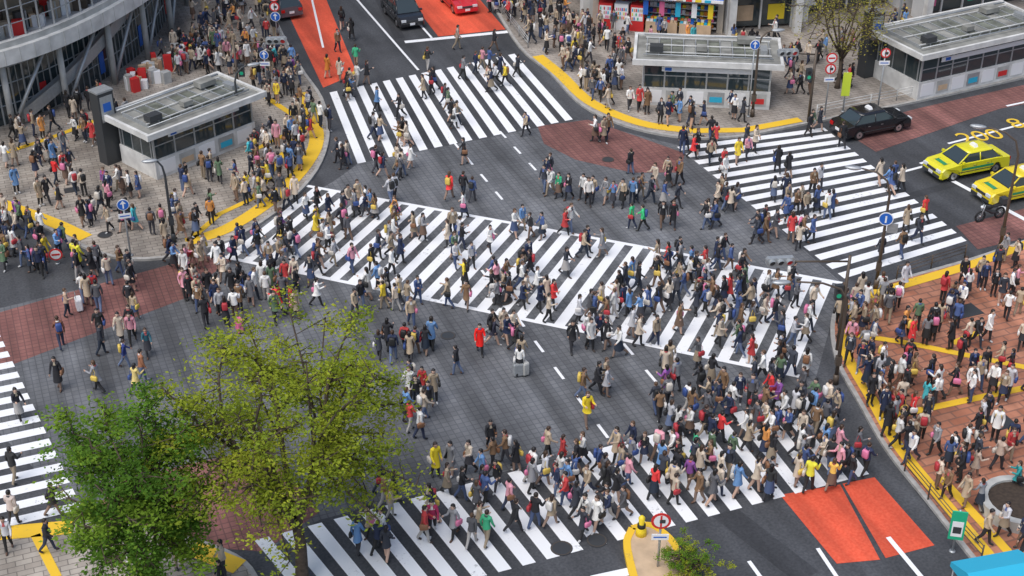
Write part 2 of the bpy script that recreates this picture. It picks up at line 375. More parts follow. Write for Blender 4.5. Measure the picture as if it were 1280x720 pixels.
def make_person(i, kind, ph, amp, female):
    rg=random.Random(100+i)
    P=[];Rr=[];E=[];Lb=[]
    def j(p,r,par=None,lab=None):
        P.append(Vector(p)); Rr.append(r)
        if par is not None: E.append((par,len(P)-1)); Lb.append(lab)
        return len(P)-1
    lean=-.03*amp/.5
    wide=.92 if female else 1.0
    hem=rg.choice((.55,.62,.7)); shem=rg.choice((.45,.6))
    pel=j((0,0,.93),.15*wide)
    wai=j((0,lean*.4,1.09),.13*wide,pel,'torso')
    che=j((0,lean,1.27),.165*wide,wai,'torso')
    nb=j((0,lean*1.3,1.40),.105*wide,che,'torso')
    ne=j((0,lean*1.6-.01,1.475),.058,nb,'neck')
    tilt=rg.uniform(-.03,.01)
    ha=j((0,lean*1.6-.02+tilt*.3,1.545),.09,ne,'head')
    hb=j((0,lean*1.6-.015+tilt,1.645),.09,ha,'head')
    s=math.sin(ph); feet=[]; hands=[]
    for side in (-1,1):
        t=amp*s*side
        bend=.12 if t>=0 else .15+abs(t)*.8
        hip=Vector((.085*side*wide,0,.88))
        kn=hip+Vector((.01*side,-math.sin(t)*.42,-math.cos(t)*.42))
        an=kn+Vector((0,-math.sin(t-bend)*.4,-math.cos(t-bend)*.4))
        toe=an+Vector((.02*side,-.17,-.045 if t>=0 else -.09))
        h=j(hip,.105*wide,pel,'leg'); k=j(kn,.07,h,'leg'); a=j(an,.05,k,'shin'); tt=j(toe,.042,a,'foot')
        feet+= [an.z-.06,toe.z-.03]
        st=-t*.9+rg.uniform(-.1,.15); eb=.25+rg.random()*.5
        if rg.random()<.2: st=.35; eb=1.5       # holding a phone / bag strap
        sh=Vector((.165*side*wide,lean*1.1,1.375))
        el=sh+Vector((.06*side,-math.sin(st)*.27,-math.cos(st)*.27))
        wr=el+Vector((-.01*side,-math.sin(st+eb)*.24,-math.cos(st+eb)*.24))
        hd=(wr-el).normalized(); he=wr+hd*.085
        q=j(sh,.072*wide,nb,'arm'); q=j(el,.052,q,'arm'); q=j(wr,.038,q,'arm'); q=j(he,.04,q,'hand')
        hands.append((he,hd,side))
    zo=-min(feet)
    me=bpy.data.meshes.new('sk'); me.from_pydata(P,E,[]); ob=bpy.data.objects.new('sk',me); sc.collection.objects.link(ob)
    sk=ob.modifiers.new('s','SKIN'); sk.use_smooth_shade=True
    for n_,r in enumerate(Rr):
        d=me.skin_vertices[0].data[n_]; d.radius=(r,r); d.use_root=(n_==0)
    sb=ob.modifiers.new('b','SUBSURF'); sb.levels=2; sb.render_levels=2
    bpy.context.view_layer.update()
    ev=bpy.data.meshes.new_from_object(ob.evaluated_get(bpy.context.evaluated_depsgraph_get()))
    bpy.data.objects.remove(ob)
    mb=MB(); mb.M=Matrix.Translation((0,0,zo))
    vs=[v.co.copy() for v in ev.vertices]
    segs=[(P[a],P[b],lab,(Rr[a]+Rr[b])/2) for (a,b),lab in zip(E,Lb)]
    def near(p): return min(segs,key=lambda q:segd(p,q[0],q[1])-q[3]*.8)[2]
    for v in vs:
        if .86<v.z<1.46 and near(v)=='torso': v.y=v.y*.76
    groups={}
    for p in ev.polygons:
        c_=sum((vs[k] for k in p.vertices),Vector())/len(p.vertices); l=near(c_)
        m_={'torso':MP_TOP,'arm':MP_TOP,'neck':MP_SKIN,'hand':MP_SKIN,'head':MP_SKIN,'leg':MP_BOT,'shin':MP_BOT,'foot':MP_SHOE}[l]
        if l in('leg','shin'):
            if kind in('coat','skirt') and female: m_=MP_LEG
            if kind=='coat' and c_.z>hem+.03: m_=MP_TOP
            if kind=='skirt' and c_.z>shem+.03: m_=MP_BOT
            if kind not in('coat','skirt') and c_.z>.86: m_=MP_TOP
        if l=='head' and (c_.z>1.64 or c_.y>0.03): m_=MP_HAIR
        if l=='torso' and c_.y<-.05 and abs(c_.x)<.05 and c_.z>1.2 and kind!='coat': m_=MP_SHIRT
        groups.setdefault(m_,[]).append(tuple(p.vertices))
    for m_,fs in groups.items(): 
        mb.add([tuple(v) for v in vs],fs,m_,True)
    bpy.data.meshes.remove(ev)
    hy=lean*1.6-.015+tilt*.6
    mb.ell((0,hy+.016,1.60),(.09,.106,.115),MP_HAIR,12,8,keep=lambda q:not(q[1]<hy-.035 and q[2]<1.645) and q[2]>1.5)
    if female:
        ln=rg.choice((.1,.22,.3))
        mb.ell((0,hy+.06,1.56-ln*.4),(.09,.055,.1+ln*.6),MP_HAIR,10,6)
    for sx in(-1,1):
        mb.ell((.03*sx,hy-.084,1.585),(.012,.008,.007),MP_EYE,6,4)
        mb.ell((.085*sx,hy+.005,1.575),(.012,.02,.03),MP_SKIN,6,4)
    mb.ell((0,hy-.092,1.562),(.011,.018,.02),MP_SKIN,6,4)
    mb.ell((0,hy-.084,1.53),(.022,.008,.007),MP_LIP,6,4)
    for he,hd,side in hands:
        a=Vector((0,1,0)); a=(a-hd*a.dot(hd)).normalized()
        for k,ln in enumerate((.06,.072,.068,.052)):
            b0=he-hd*.015+a*(-.027+.018*k); mb.tube([b0,b0+hd*ln*.55,b0+hd*ln*.9+Vector((-side*.018,0,0))],[.0095,.009,.006],MP_SKIN,5)
        b0=he-hd*.06-a*.03; mb.tube([b0,b0-a*.025+hd*.03,b0-a*.03+hd*.055],[.011,.01,.007],MP_SKIN,5)
    def flare(rings,m_,n=14):
        vs=[];fs=[]
        for q,(z,rx,ry,yy) in enumerate(rings):
            for k in range(n):
                t=2*math.pi*k/n; w=1+.05*math.sin(3*t+q)*(q/len(rings))
                vs.append((rx*math.cos(t)*w,yy+ry*math.sin(t)*w,z))
        for q in range(len(rings)-1):
            for k in range(n): fs.append((q*n+k,q*n+(k+1)%n,(q+1)*n+(k+1)%n,(q+1)*n+k))
        mb.add(vs,fs,m_,True)
    w=wide
    if kind=='coat':
        flare([(1.3,.145*w,.115,lean),(1.1,.135*w,.11,lean*.4),(.93,.16*w,.13,0),(.78,.175*w,.155,0),(hem,.185*w,.18+amp*.16,0)],MP_TOP)
    elif kind=='skirt':
        flare([(1.08,.125*w,.1,0),(.93,.16*w,.13,0),(.75,.19*w,.16,0),(shem,.215*w,.19+amp*.14,0)],MP_BOT)
        flare([(1.3,.145*w,.115,lean),(1.1,.135*w,.11,lean*.4),(.97,.155*w,.125,0)],MP_TOP)
    else:
        flare([(1.3,.15*w,.12,lean),(1.1,.14*w,.115,lean*.4),(.95,.155*w,.13,0),(.85,.165*w,.145,0)],MP_TOP)
    if rg.random()<.4:
        mb.tube([(.07*math.cos(t),lean*1.4+.065*math.sin(t),1.44) for t in [k*math.pi/5 for k in range(11)]],.035,MP_SHIRT,6)
    bg=rg.random()
    def rbox(cx,cy,cz,sx,sy,sz,m_):
        q=[(-.5,-.35),(-.35,-.5),(.35,-.5),(.5,-.35),(.5,.35),(.35,.5),(-.35,.5),(-.5,.35)]
        vs=[(cx+x*sx*k,cy+y*sy*k,cz+z*sz) for z,k in((-.5,.85),(-.35,1),(.3,1),(.5,.75)) for x,y in q]
        fs=[tuple(range(8))[::-1],tuple(range(24,32))]+[(r*8+k,r*8+(k+1)%8,(r+1)*8+(k+1)%8,(r+1)*8+k) for r in range(3) for k in range(8)]
        mb.add(vs,fs,m_,True)
    if bg<.25:
        rbox(0,.17,1.2,.28,.15,.4,MP_BAG)
        for sx in(-.1,.1): mb.tube([(sx,.1,1.36),(sx,0,1.42),(sx,-.11,1.32),(sx*1.1,-.02,1.08)],.016,MP_BAG,5)
    elif bg<.75:
        sd=rg.choice((-1,1)); rbox(.23*sd,.04,.9,.11,.32,.25,MP_BAG)
        mb.tube([(.22*sd,-.05,1.02),(.18*sd,-.03,1.2),(.14*sd,0,1.42),(.19*sd,.1,1.2),(.22*sd,.1,1.02)],.012,MP_BAG,5)
    return mb.mesh('pedestrian_figure')
walkers=[];standers=[]
for i in range(30):
    kind=('coat','jacket','skirt','jacket','coat','jacket')[i%6]; fem=(i%2==0)
    walkers.append(make_person(i,kind,math.pi/2*(1 if i%4<2 else -1)*(.4+.6*((i*7)%5)/4),.2+.027*(i%8),fem))
for i in range(10):
    kind=('coat','jacket','skirt','jacket')[i%4]
    standers.append(make_person(50+i,kind,.4,.06,i%2==0))
PAL=[((.02,.02,.024),22),((.04,.045,.06),9),((.02,.03,.07),8),((.10,.10,.11),7),((.25,.25,.26),5),((.42,.33,.23),10),((.60,.50,.39),10),((.22,.13,.07),6),
     ((.74,.73,.70),12),((.5,.5,.52),6),((.06,.10,.24),5),((.14,.28,.52),3),((.5,.05,.05),3),((.75,.05,.05),1.4),((.70,.32,.38),2.4),((.10,.16,.09),2.5),((.05,.4,.2),.8),
     ((.78,.58,.05),1.0),((.7,.3,.08),1.0),((.08,.5,.55),1.2),((.25,.08,.3),1)]
pc=[c_ for c_,w in PAL]; pw=[w for c_,w in PAL]
grid={}
avoid=[]  # (x,y,r)
def free(p,dmin):
    kx,ky=int(p.x//1),int(p.y//1)
    for a in(-1,0,1):
        for b_ in(-1,0,1):
            for q in grid.get((kx+a,ky+b_),()):
                if (q-p).length<dmin: return False
    for x,y,r in avoid:
        if (p.x-x)**2+(p.y-y)**2<r*r: return False
    return True
def put(p,ang,stand=False,col=None,mesh=None):
    me=mesh or R.choice(standers if stand else walkers)
    o=bpy.data.objects.new('pedestrian',me); sc.collection.objects.link(o)
    o.location=(p.x,p.y,gz(p)); o.rotation_euler=(0,0,ang+math.pi/2)
    s_=R.uniform(.89,1.03); o.scale=(s_*R.uniform(.97,1.08),s_,s_)
    c_=col or R.choices(pc,pw)[0]
    k=1 if col else R.uniform(.8,1.25); o.color=(min(c_[0]*k,.9),min(c_[1]*k,.9),min(c_[2]*k,.9),1)
    grid.setdefault((int(p.x//1),int(p.y//1)),[]).append(p)
def crowd(poly,n,axis=None,stand=.0,dmin=.5,grp=.6):
    us=[a[0] for a in poly]; vs=[a[1] for a in poly]; c_=0; tries=0
    while c_<n and tries<n*40:
        tries+=1; u=R.uniform(min(us),max(us)); v=R.uniform(min(vs),max(vs))
        if not inside((u,v),poly): continue
        p=G(u,v)
        if not free(p,dmin): continue
        if axis is None: ang=R.uniform(0,2*math.pi)
        else: ang=axis+R.choice((0,math.pi))+R.gauss(0,.3)
        put(p,ang,R.random()<stand); c_+=1
        while R.random()<grp and c_<n:
            a2=ang+R.choice((math.pi/2,-math.pi/2,math.pi))+R.gauss(0,.5); q=p+Vector((math.cos(a2),math.sin(a2)))*R.uniform(.45,.85)
            if not free(q,.4): break
            put(q,ang+R.gauss(0,.15),R.random()<stand); c_+=1; p=q

# ---------------------------------------------------------------- street furniture
def disc(mb,c_,r,m,ny=-1,n=20,t=.03):
    vs=[(c_[0]+r*math.cos(2*math.pi*i/n),c_[1],c_[2]+r*math.sin(2*math.pi*i/n)) for i in range(n)]+[(c_[0]+r*math.cos(2*math.pi*i/n),c_[1]+t,c_[2]+r*math.sin(2*math.pi*i/n)) for i in range(n)]
    mb.add(vs,[tuple(range(n)),tuple(range(n,2*n))[::-1]]+[(i,(i+1)%n,n+(i+1)%n,n+i) for i in range(n)],m)
def sign(uv,hgt,kinds,rz=0,r=.33):
    p=G(*uv); z=gz(p); avoid.append((p.x,p.y,.4)); mb=MB()
    mb.tube([(0,0,0),(0,0,hgt)],.045,M_METAL,8); mb.tube([(0,0,0),(0,0,.06)],.12,M_METAL,10)
    zz=hgt-r
    for k in kinds:
        if k=='stop': disc(mb,(0,-.08,zz),r,M_RED); disc(mb,(0,-.085,zz),r*.76,M_SWHITE,t=.004); mb.box(0,-.09,zz-.05,r*1.2,.006,.1,M_RED)
        if k=='no': disc(mb,(0,-.08,zz),r,M_RED); disc(mb,(0,-.085,zz),r*.74,M_SWHITE,t=.004); mb.box(0,-.09,zz-r*.7,.07,.006,r*1.4,M_RED,0); mb.box(.05,-.096,zz-.08,.2,.006,.16,M_DKMET)
        if k=='blue': disc(mb,(0,-.08,zz),r,M_SWHITE); disc(mb,(0,-.085,zz),r*.9,M_BLUE,t=.004); mb.box(0,-.09,zz-.2,.07,.006,.32,M_SWHITE); mb.add([(-.15,-.092,zz+.05),(.15,-.092,zz+.05),(0,-.092,zz+.24)],[(0,1,2)],M_SWHITE)
        if k=='plate': mb.box(0,-.07,zz-.13,.62,.03,.26,M_SWHITE); mb.box(0,-.088,zz-.03,.48,.004,.06,M_BLUE)
        if k=='green': mb.box(0,-.07,zz-1.0,.55,.06,1.3,M_GREEN); mb.box(0,-.103,zz-.85,.4,.006,.7,M_SWHITE); mb.box(0,-.108,zz-.7,.3,.006,.3,M_DKMET)
        if k=='lime': mb.box(0,-.07,zz-1.2,.5,.05,1.5,M_LIME)
        zz-=r*2.05 if k!='plate' else .4
    mb.build('traffic_sign',(p.x,p.y,z),rz)
sign((164,322),3.2,['blue','plate'],.3,.3); sign((72,330),.9,['stop'],.2); sign((348,62),3.9,['stop','no','blue'],0)
sign((1030,150),4.2,['stop','no','plate'],.1); sign((935,148),4.9,['blue'],.1,.3); sign((1095,150),4.6,['no','plate'],0,.3)
sign((822,712),2.7,['no','plate'],0,.36); sign((1190,690),2.0,['green'],-.2); sign((1053,142),2.6,['lime'],0)
sign((335,120),2.9,['blue','plate'],0,.28)
def lamp(uv,hgt,reach,rz,m,extra=None,zs=0):
    p=G(*uv); z=gz(p); avoid.append((p.x,p.y,.45)); mb=MB()
    pts=[(0,0,0),(0,0,hgt*.5),(0,0,hgt*.82),(reach*.1,0,hgt*.93),(reach*.35,0,hgt*.99),(reach*.7,0,hgt*1.01)]
    mb.tube([(0,0,0),(0,0,.5)],[.14,.12],m,10); mb.tube(pts,[.09,.075,.06,.05,.045,.04],m,10)
    mb.ell((reach*.9,0,hgt*1.01),(.42,.17,.09),M_METAL,12,6); mb.ell((reach*.9,0,hgt*1.01-.05),(.3,.13,.08),M_SWHITE,12,6)
    if extra=='blue':
        disc(mb,(0,-.1,hgt*.62),.34,M_SWHITE); disc(mb,(0,-.105,hgt*.62),.3,M_BLUE,t=.004); mb.box(0,-.11,hgt*.62-.2,.08,.005,.36,M_SWHITE)
        mb.box(.35,0,hgt*.5,.5,.06,.5,M_METAL)
    mb.box(0,0,1.0,.26,.2,.45,m)
    mb.build('street_lamp',(p.x,p.y,z),rz)
lamp((1094,363),6.2,-2.0,-.25,M_BRNMET,'blue'); lamp((1248,318),6.6,-2.3,-.3,M_BRNMET); lamp((1044,480),5.2,-3.2,.05,M_BRNMET)
lamp((218,305),4.6,-.7,.2,M_DKMET); lamp((302,180),4.6,1.3,.4,M_DKMET); lamp((940,148),5.4,1.2,.1,M_BRNMET); lamp((1118,60),5.5,-1.2,0,M_METAL)
def tsignal(uv,hgt,arm,rz):
    p=G(*uv); z=gz(p); avoid.append((p.x,p.y,.45)); mb=MB()
    mb.tube([(0,0,0),(0,0,hgt)],[.09,.07],M_BRNMET,10); mb.tube([(0,0,hgt-.3),(arm,0,hgt-.1)],.045,M_BRNMET,8)
    s_=1 if arm>0 else -1; cx=arm-s_*.5
    q=[(-.62,-.12),(-.55,-.2),(.55,-.2),(.62,-.12),(.62,.12),(.55,.2),(-.55,.2),(-.62,.12)]
    vs=[(cx+a,y,hgt-.1+b) for y in(-.12,.12) for a,b in q]
    mb.add(vs,[tuple(range(8)),tuple(range(8,16))[::-1]]+[(i,(i+1)%8,8+(i+1)%8,8+i) for i in range(8)],M_METAL)
    for k,m_ in enumerate((M_GREEN,M_YEL,M_RED)):
        disc(mb,(cx-.38+.38*k,-.13,hgt-.1),.14,m_ if k==2 else M_DKMET,t=.02)
        n=8; a=[(cx-.38+.38*k+.16*math.cos(t),-.12,hgt-.1+.16*math.sin(t)) for t in [math.pi*i/n for i in range(n+1)]]
        mb.add(a+[(x,y-.2,z_) for x,y,z_ in a],[(i,i+1,n+2+i,n+1+i) for i in range(n)],M_METAL)
    mb.box(s_*.3,-.02,2.7,.34,.22,.75,M_DKMET); disc(mb,(s_*.3,-.14,3.22),.11,M_BLACK,t=.02); disc(mb,(s_*.3,-.14,2.93),.11,M_GREEN,t=.02)
    mb.build('traffic_signal',(p.x,p.y,z),rz)
tsignal((302,150),5.0,3.0,.05); tsignal((1010,155),4.6,-2.2,.1); tsignal((1046,440),4.9,-3.6,.1)
def guardrail(px,post=2.0,m=M_WHT):
    pts=PX(*px); mb=MB()
    for a,b_ in zip(pts[:-1],pts[1:]):
        n=max(1,round((b_-a).length/post))
        for i in range(n+1):
            q=a.lerp(b_,i/n); mb.tube([(q.x,q.y,.12),(q.x,q.y,.9)],.035,m,8); avoid.append((q.x,q.y,.25))
        for h in(.45,.68,.86): mb.tube([(a.x,a.y,h),(b_.x,b_.y,h)],.02,m,6)
    mb.build('guard_rail')
guardrail([(1130,592),(1190,665),(1225,705)],2,M_BRNMET); guardrail([(1020,148),(1120,128),(1270,97)]); guardrail([(335,20),(368,82)],2,M_METAL); guardrail([(628,20),(660,62)],2,M_METAL)
guardrail([(1120,352),(1205,325)],2,M_BRNMET)
p=G(801,672); mb=MB(); mb.tube([(0,0,0),(0,0,.25),(0,0,.5),(0,0,.8),(0,0,.9)],[.22,.2,.1,.13,.05],M_YEL,12); mb.tube([(0,0,.35),(0,0,.5)],.16,M_BLACK,12); mb.build('island_bollard',(p.x,p.y,.16))
p=G(1272,640); mb=MB(); n=24
for r0,r1,z0,z1 in((1.5,1.5,0,.5),(1.5,1.2,.5,.5),(1.2,1.2,.5,.3)):
    vs=[(r0*math.cos(6.2832*i/n),r0*math.sin(6.2832*i/n),z0) for i in range(n)]+[(r1*math.cos(6.2832*i/n),r1*math.sin(6.2832*i/n),z1) for i in range(n)]
    mb.add(vs,[(i,(i+1)%n,n+(i+1)%n,n+i) for i in range(n)],M_CONC,False)
mb.add([(1.2*math.cos(6.2832*i/n),1.2*math.sin(6.2832*i/n),.4) for i in range(n)],[tuple(range(n))],mat('soil',(.05,.035,.025),.95,var=.3))
mb.build('round_planter',(p.x,p.y,.12)); avoid.append((p.x,p.y,1.6))
# blue canopy, bottom right pavement
p=G(1236,778); mb=MB()
for x in(-1.2,1.2):
    for y in(-.9,.9): mb.tube([(x,y,0),(x,y,2.1)],.03,M_METAL,8)
vs=[(-1.3,-1,2.1),(1.3,-1,2.1),(1.3,1,2.1),(-1.3,1,2.1),(-1.3,0,2.45),(1.3,0,2.45)]
mb.add(vs,[(0,1,5,4),(2,3,4,5),(3,0,4),(1,2,5)],M_CYAN)
mb.add([(x,y,z-d) for d in(0,.2) for x,y,z in vs[:4]],[(i,(i+1)%4,4+(i+1)%4,4+i) for i in range(4)],M_CYAN)
mb.box(0,0,.0,1.8,.8,.75,M_SWHITE); mb.build('street_canopy',(p.x,p.y,.12),.25); avoid.append((p.x,p.y,1.4))
# vendor boxes / goods piles by the glass building
rg=random.Random(8); mb=MB()
for u,v in ((168,104),(186,96),(204,88),(176,112),(196,104),(222,76)):
    p=G(u,v)
    for k in range(6): mb.box(p.x+rg.uniform(-.7,.7),p.y+rg.uniform(-.7,.7),.122,rg.uniform(.3,.55),rg.uniform(.3,.5),rg.uniform(.4,1.1)+k*.01,rg.choice((M_SWHITE,M_SWHITE,M_CONC,M_CREAM,M_RED)),rg.random())
    avoid.append((p.x,p.y,.9))
mb.build('stacked_goods')

# ---------------------------------------------------------------- subway entrance kiosks
def kiosk(org,ang,Lx,W,H,sgn=None):
    mb=MB(); rg=random.Random(int(Lx*9))
    mb.box(Lx/2,.1,0,Lx,.2,1.15,M_WHT); mb.box(Lx/2,W-.1,0,Lx,.2,1.15,M_WHT); mb.box(.1,W/2,0,.2,W-.42,1.15,M_WHT)
    mb.box(Lx/2,W/2,.0,Lx-.6,W-.8,.02,M_DKMET)
    n=max(4,round(Lx/1.3))
    for yy in(.1,W-.1):
        for i in range(n+1):
            x=.1+(Lx-.2)*i/n; mb.box(x,yy,1.152,.1,.1,H-1.5,M_METAL)
        mb.box(Lx/2,yy,1.153,Lx-.3,.03,H-1.55,M_GLASS); mb.box(Lx/2,yy,1.9,Lx-.26,.06,.06,M_METAL)
    mb.box(.1,W/2,1.153,.03,W-.35,H-1.55,M_GLASS)
    for i in range(4): mb.box(.1,.35+(W-.7)*i/3,1.152,.08,.08,H-1.5,M_METAL)
    o=.5; z=H-.3
    for yy in(-o,W+o): mb.box(Lx/2,yy,z,Lx+2*o+.24,.18,.34,M_WHT)
    for xx in(-o,Lx+o): mb.box(xx,W/2,z,.18,W+2*o-.19,.34,M_WHT)
    mb.box(Lx/2,W/2,z+.1,Lx+2*o-.19,W+2*o-.19,.12,M_ROOF)
    nb=max(6,round(Lx/.8)); x0=.2; bw=(Lx-.4)/nb
    for i in range(nb):
        mb.box(x0+bw*(i+.5),W*.5,z+.22,bw-.1,W*.66,.14+rg.uniform(0,.03),M_GLASS2 if i%3 else M_ROOF)
    for i in range(nb+1): mb.box(x0+bw*i,W*.5,z+.22,.06,W*.72,.22,M_METAL)
    for yy in(.15,.5,.85): mb.box(Lx/2,W*yy,z+.445,Lx-.2,.06,.05,M_WHT)
    mb.tube([(0,W*.93,z+.55),(Lx,W*.93,z+.55)],.05,M_METAL,8); mb.tube([(0,W*.07,z+.4),(Lx,W*.07,z+.4)],.04,M_METAL,8)
    mb.box(Lx*.1,W*.2,z+.5,.8,.6,.35,M_DKMET); mb.box(Lx*.8,W*.75,z+.5,1.1,.7,.3,M_ROOF); mb.box(Lx*.93,W*.4,z+.24,.4,.9,.4,M_METAL); mb.box(Lx*.45,W*.3,z+.5,.6,.5,.28,M_ROOF)
    for k in range(n):
        x=.1+(Lx-.2)*(k+.5)/n; mb.box(x,-.012,.2,(Lx-.2)/n*.8,.02,.8,(M_SWHITE,M_CONC,M_SWHITE,M_METAL)[k%4]); 
        if k%2: mb.box(x,-.027,.35,(Lx-.2)/n*.6,.01,.35,(M_CYAN,M_CREAM,M_RED)[k%3])
    mb.box(Lx/2,-.02,2.25,Lx*.7,.05,.3,M_SWHITE); mb.box(Lx*.2,-.05,2.3,.4,.02,.2,M_BLUE)
    if sgn:
        mb.box(sgn[0],sgn[1],0,1.0,.8,4.3,M_DKMET); mb.box(sgn[0],sgn[1],4.302,1.06,.86,.1,M_METAL); mb.box(sgn[0],sgn[1]-.41,2.6,.8,.02,1.5,M_METAL); mb.box(sgn[0],sgn[1]-.425,3.2,.5,.01,.5,M_BLUE)
    mb.build('subway_entrance',(org[0],org[1],.12),ang)
    c_,s_=math.cos(ang),math.sin(ang)
    k=max(2,int(Lx/1.2))
    for i in range(k+1):
        for y in (0,W*.33,W*.66,W):
            x=Lx*i/k; avoid.append((org[0]+x*c_-y*s_,org[1]+x*s_+y*c_,.95))
kiosk((7.9,81.6),math.radians(-6),7.8,3.4,3.1)
kiosk((-19.6,71.3),math.radians(48),7.0,3.3,3.0,(-.3,3.9))
kiosk((25.0,82.2),math.radians(27),10.0,4.2,3.2,(-.2,4.6))

# ---------------------------------------------------------------- vehicles
def paint(name,col): 
    m=mat(name,col,.25,0.0,spec=.6); m.node_tree.nodes['Principled BSDF'].inputs['Coat Weight'].default_value=.6; return m
CP={'black':paint('black_car_paint',(.012,.012,.015)),'yel':paint('yellow_car_paint',(.80,.62,.02)),'grn':paint('yellow_green_car_paint',(.74,.68,.02)),
    'red':paint('red_car_paint',(.62,.02,.03)),'grey':paint('grey_car_paint',(.08,.085,.1)),'lime':paint('green_stripe_paint',(.03,.3,.12))}
M_RIM=mat('wheel_rim',(.5,.5,.5),.3,.8); M_HL=mat('headlamp',(.75,.78,.8),.1,spec=1); M_TL=mat('tail_lamp',(.5,.01,.01),.2)
def car(name,uv,ang,kind,pm,stripe=None,lampc=None):
    p=G(*uv); mb=MB()
    if kind=='sedan': Lh,W,Ht,zb=2.35,1.72,1.5,.93; top=[(-2.33,.62),(-2.27,.90),(-1.45,.97),(.95,.97),(2.12,.84),(2.3,.68)]; gb=(-1.75,1.2); gt=(-1.15,.45)
    elif kind=='van': Lh,W,Ht,zb=2.3,1.78,1.75,1.0; top=[(-2.28,.6),(-2.25,1.0),(1.25,1.02),(2.08,.9),(2.27,.7)]; gb=(-2.2,1.55); gt=(-2.0,.65)
    else: Lh,W,Ht,zb=2.1,1.7,1.52,.95; top=[(-2.08,.6),(-2.05,.95),(.9,.96),(1.88,.82),(2.05,.66)]; gb=(-1.98,1.2); gt=(-1.55,.4)
    ax=(Lh*-.58,Lh*.6); wr=.33
    def arch(x): return [(x+(wr+.07)*math.cos(t),.3+(wr+.07)*math.sin(t)) for t in [math.pi*k/8 for k in range(9)]]
    out=[(-Lh,.3)]+top+[(Lh,.3)]
    out=out+[(Lh-.08,.22)]+[(q[0],max(q[1],.22)) for q in arch(ax[1])]+[(q[0],max(q[1],.22)) for q in arch(ax[0])]+[(-Lh+.08,.22)]
    n=len(out); lay=[]
    for y,k in((-W/2,.965),(-W/2+.07,1),(W/2-.07,1),(W/2,.965)):
        lay+=[(x*(k if abs(x)>Lh*.9 else 1),y,.6+(z-.6)*(k if z>.7 else 1)) for x,z in out]
    mb.add(lay,[(q*n+i,q*n+(i+1)%n,(q+1)*n+(i+1)%n,(q+1)*n+i) for q in range(3) for i in range(n)],pm)
    bm=bmesh.new()
    for q in(0,3):
        f=bm.faces.new([bm.verts.new(v) for v in lay[q*n:(q+1)*n]])
    bmesh.ops.triangulate(bm,faces=bm.faces[:]); bm.verts.index_update()
    mb.add([v.co[:] for v in bm.verts],[tuple(v.index for v in f.verts) for f in bm.faces],pm); bm.free()
    hb=W/2-.07; ht=W/2-.24; zt=Ht-.06
    B=[(gb[0],-hb,zb),(gb[1],-hb,zb),(gb[1],hb,zb),(gb[0],hb,zb)]; Tt=[(gt[0],-ht,zt),(gt[1],-ht,zt),(gt[1],ht,zt),(gt[0],ht,zt)]
    mb.add(B+Tt,[(0,1,5,4),(1,2,6,5),(2,3,7,6),(3,0,4,7)],M_GLASS)
    for a,b_ in zip(B,Tt): mb.tube([a,b_],.045,pm,6)
    for sy in(-1,1):
        for fx in((.5,) if kind!='van' else (.36,.68)):
            xb=gb[0]+(gb[1]-gb[0])*fx; mb.tube([(xb,sy*(hb+.005),zb),(xb,sy*(ht+.005),zt)],.035,pm,6)
        mb.tube([Tt[0] if sy<0 else Tt[3],Tt[1] if sy<0 else Tt[2]],.04,pm,6)
    rr=[(gt[0]-.06,-ht),(gt[0]+.1,-ht-.04),(gt[1]-.1,-ht-.04),(gt[1]+.05,-ht),(gt[1]+.05,ht),(gt[1]-.1,ht+.04),(gt[0]+.1,ht+.04),(gt[0]-.06,ht)]
    vs=[(x,y,zt) for x,y in rr]+[(x*.98,y*.97,zt+.045) for x,y in rr]+[((gt[0]+gt[1])/2+(x-(gt[0]+gt[1])/2)*.7,y*.65,zt+.075) for x,y in rr]
    mb.add(vs,[tuple(range(16,24))]+[(q*8+i,q*8+(i+1)%8,(q+1)*8+(i+1)%8,(q+1)*8+i) for q in(0,1) for i in range(8)],pm,True)
    for x in ax:
        for sy in(-1,1):
            y=sy*(W/2-.12); mb.tube([(x,y-.1,.32),(x,y+.1,.32)],.32,M_BLACK,20,False)
            yo=y+sy*.103; mb.tube([(x,yo,.32),(x,yo+sy*.012,.32)],.2,M_RIM,14,False); mb.tube([(x,yo,.32),(x,yo+sy*.02,.32)],.06,M_DKMET,8,False)
    for sy in(-1,1):
        mb.box(Lh-.03,sy*(W/2-.28),.6,.1,.34,.15,M_HL); mb.box(-Lh+.01,sy*(W/2-.22),.62,.07,.26,.2,M_TL)
        mb.box(gb[1]-.25,sy*(W/2+.07),.98,.12,.18,.13,pm)
        for xx in(.15,-.75): mb.box(xx,sy*(W/2+.004),.76,.16,.02,.035,M_RIM)
        for xx in(.95,0.0,-1.0): mb.box(xx,sy*(W/2+.001),.38,.015,.006,.5,M_BLACK)
        if stripe: mb.box(-.1,sy*(W/2+.002),.56,2.1,.008,.14,stripe)
        mb.box(-.05,sy*(W/2+.006),.45,2*Lh*.52,.012,.04,M_DKMET)
    mb.box(Lh+.005,0,.58,.05,.75,.13,M_DKMET); mb.box(Lh+.03,0,.36,.03,.36,.16,M_SWHITE); mb.box(-Lh-.02,0,.5,.03,.36,.16,M_SWHITE)
    mb.box(Lh-.02,0,.28,.12,W*.86,.16,pm if kind!='sedan' else M_DKMET)
    for sy in(-.42,.42): mb.box(1.55,sy,.91,.9,.012,.004,M_DKMET)
    mb.box(1.14,0,.945,.06,W*.8,.03,M_BLACK)
    if stripe: mb.box(1.72,0,.885,.3,W*.5,.012,stripe)
    if lampc:
        vs=[(x*k,y*k,z) for z,k in((Ht+.01,1),(Ht+.16,.7)) for x,y in((-.12,-.25),(.12,-.25),(.12,.25),(-.12,.25))]
        mb.add([(v[0]-.3,v[1],v[2]) for v in vs],[(4,5,6,7),(0,1,5,4),(1,2,6,5),(2,3,7,6),(3,0,4,7)],lampc)
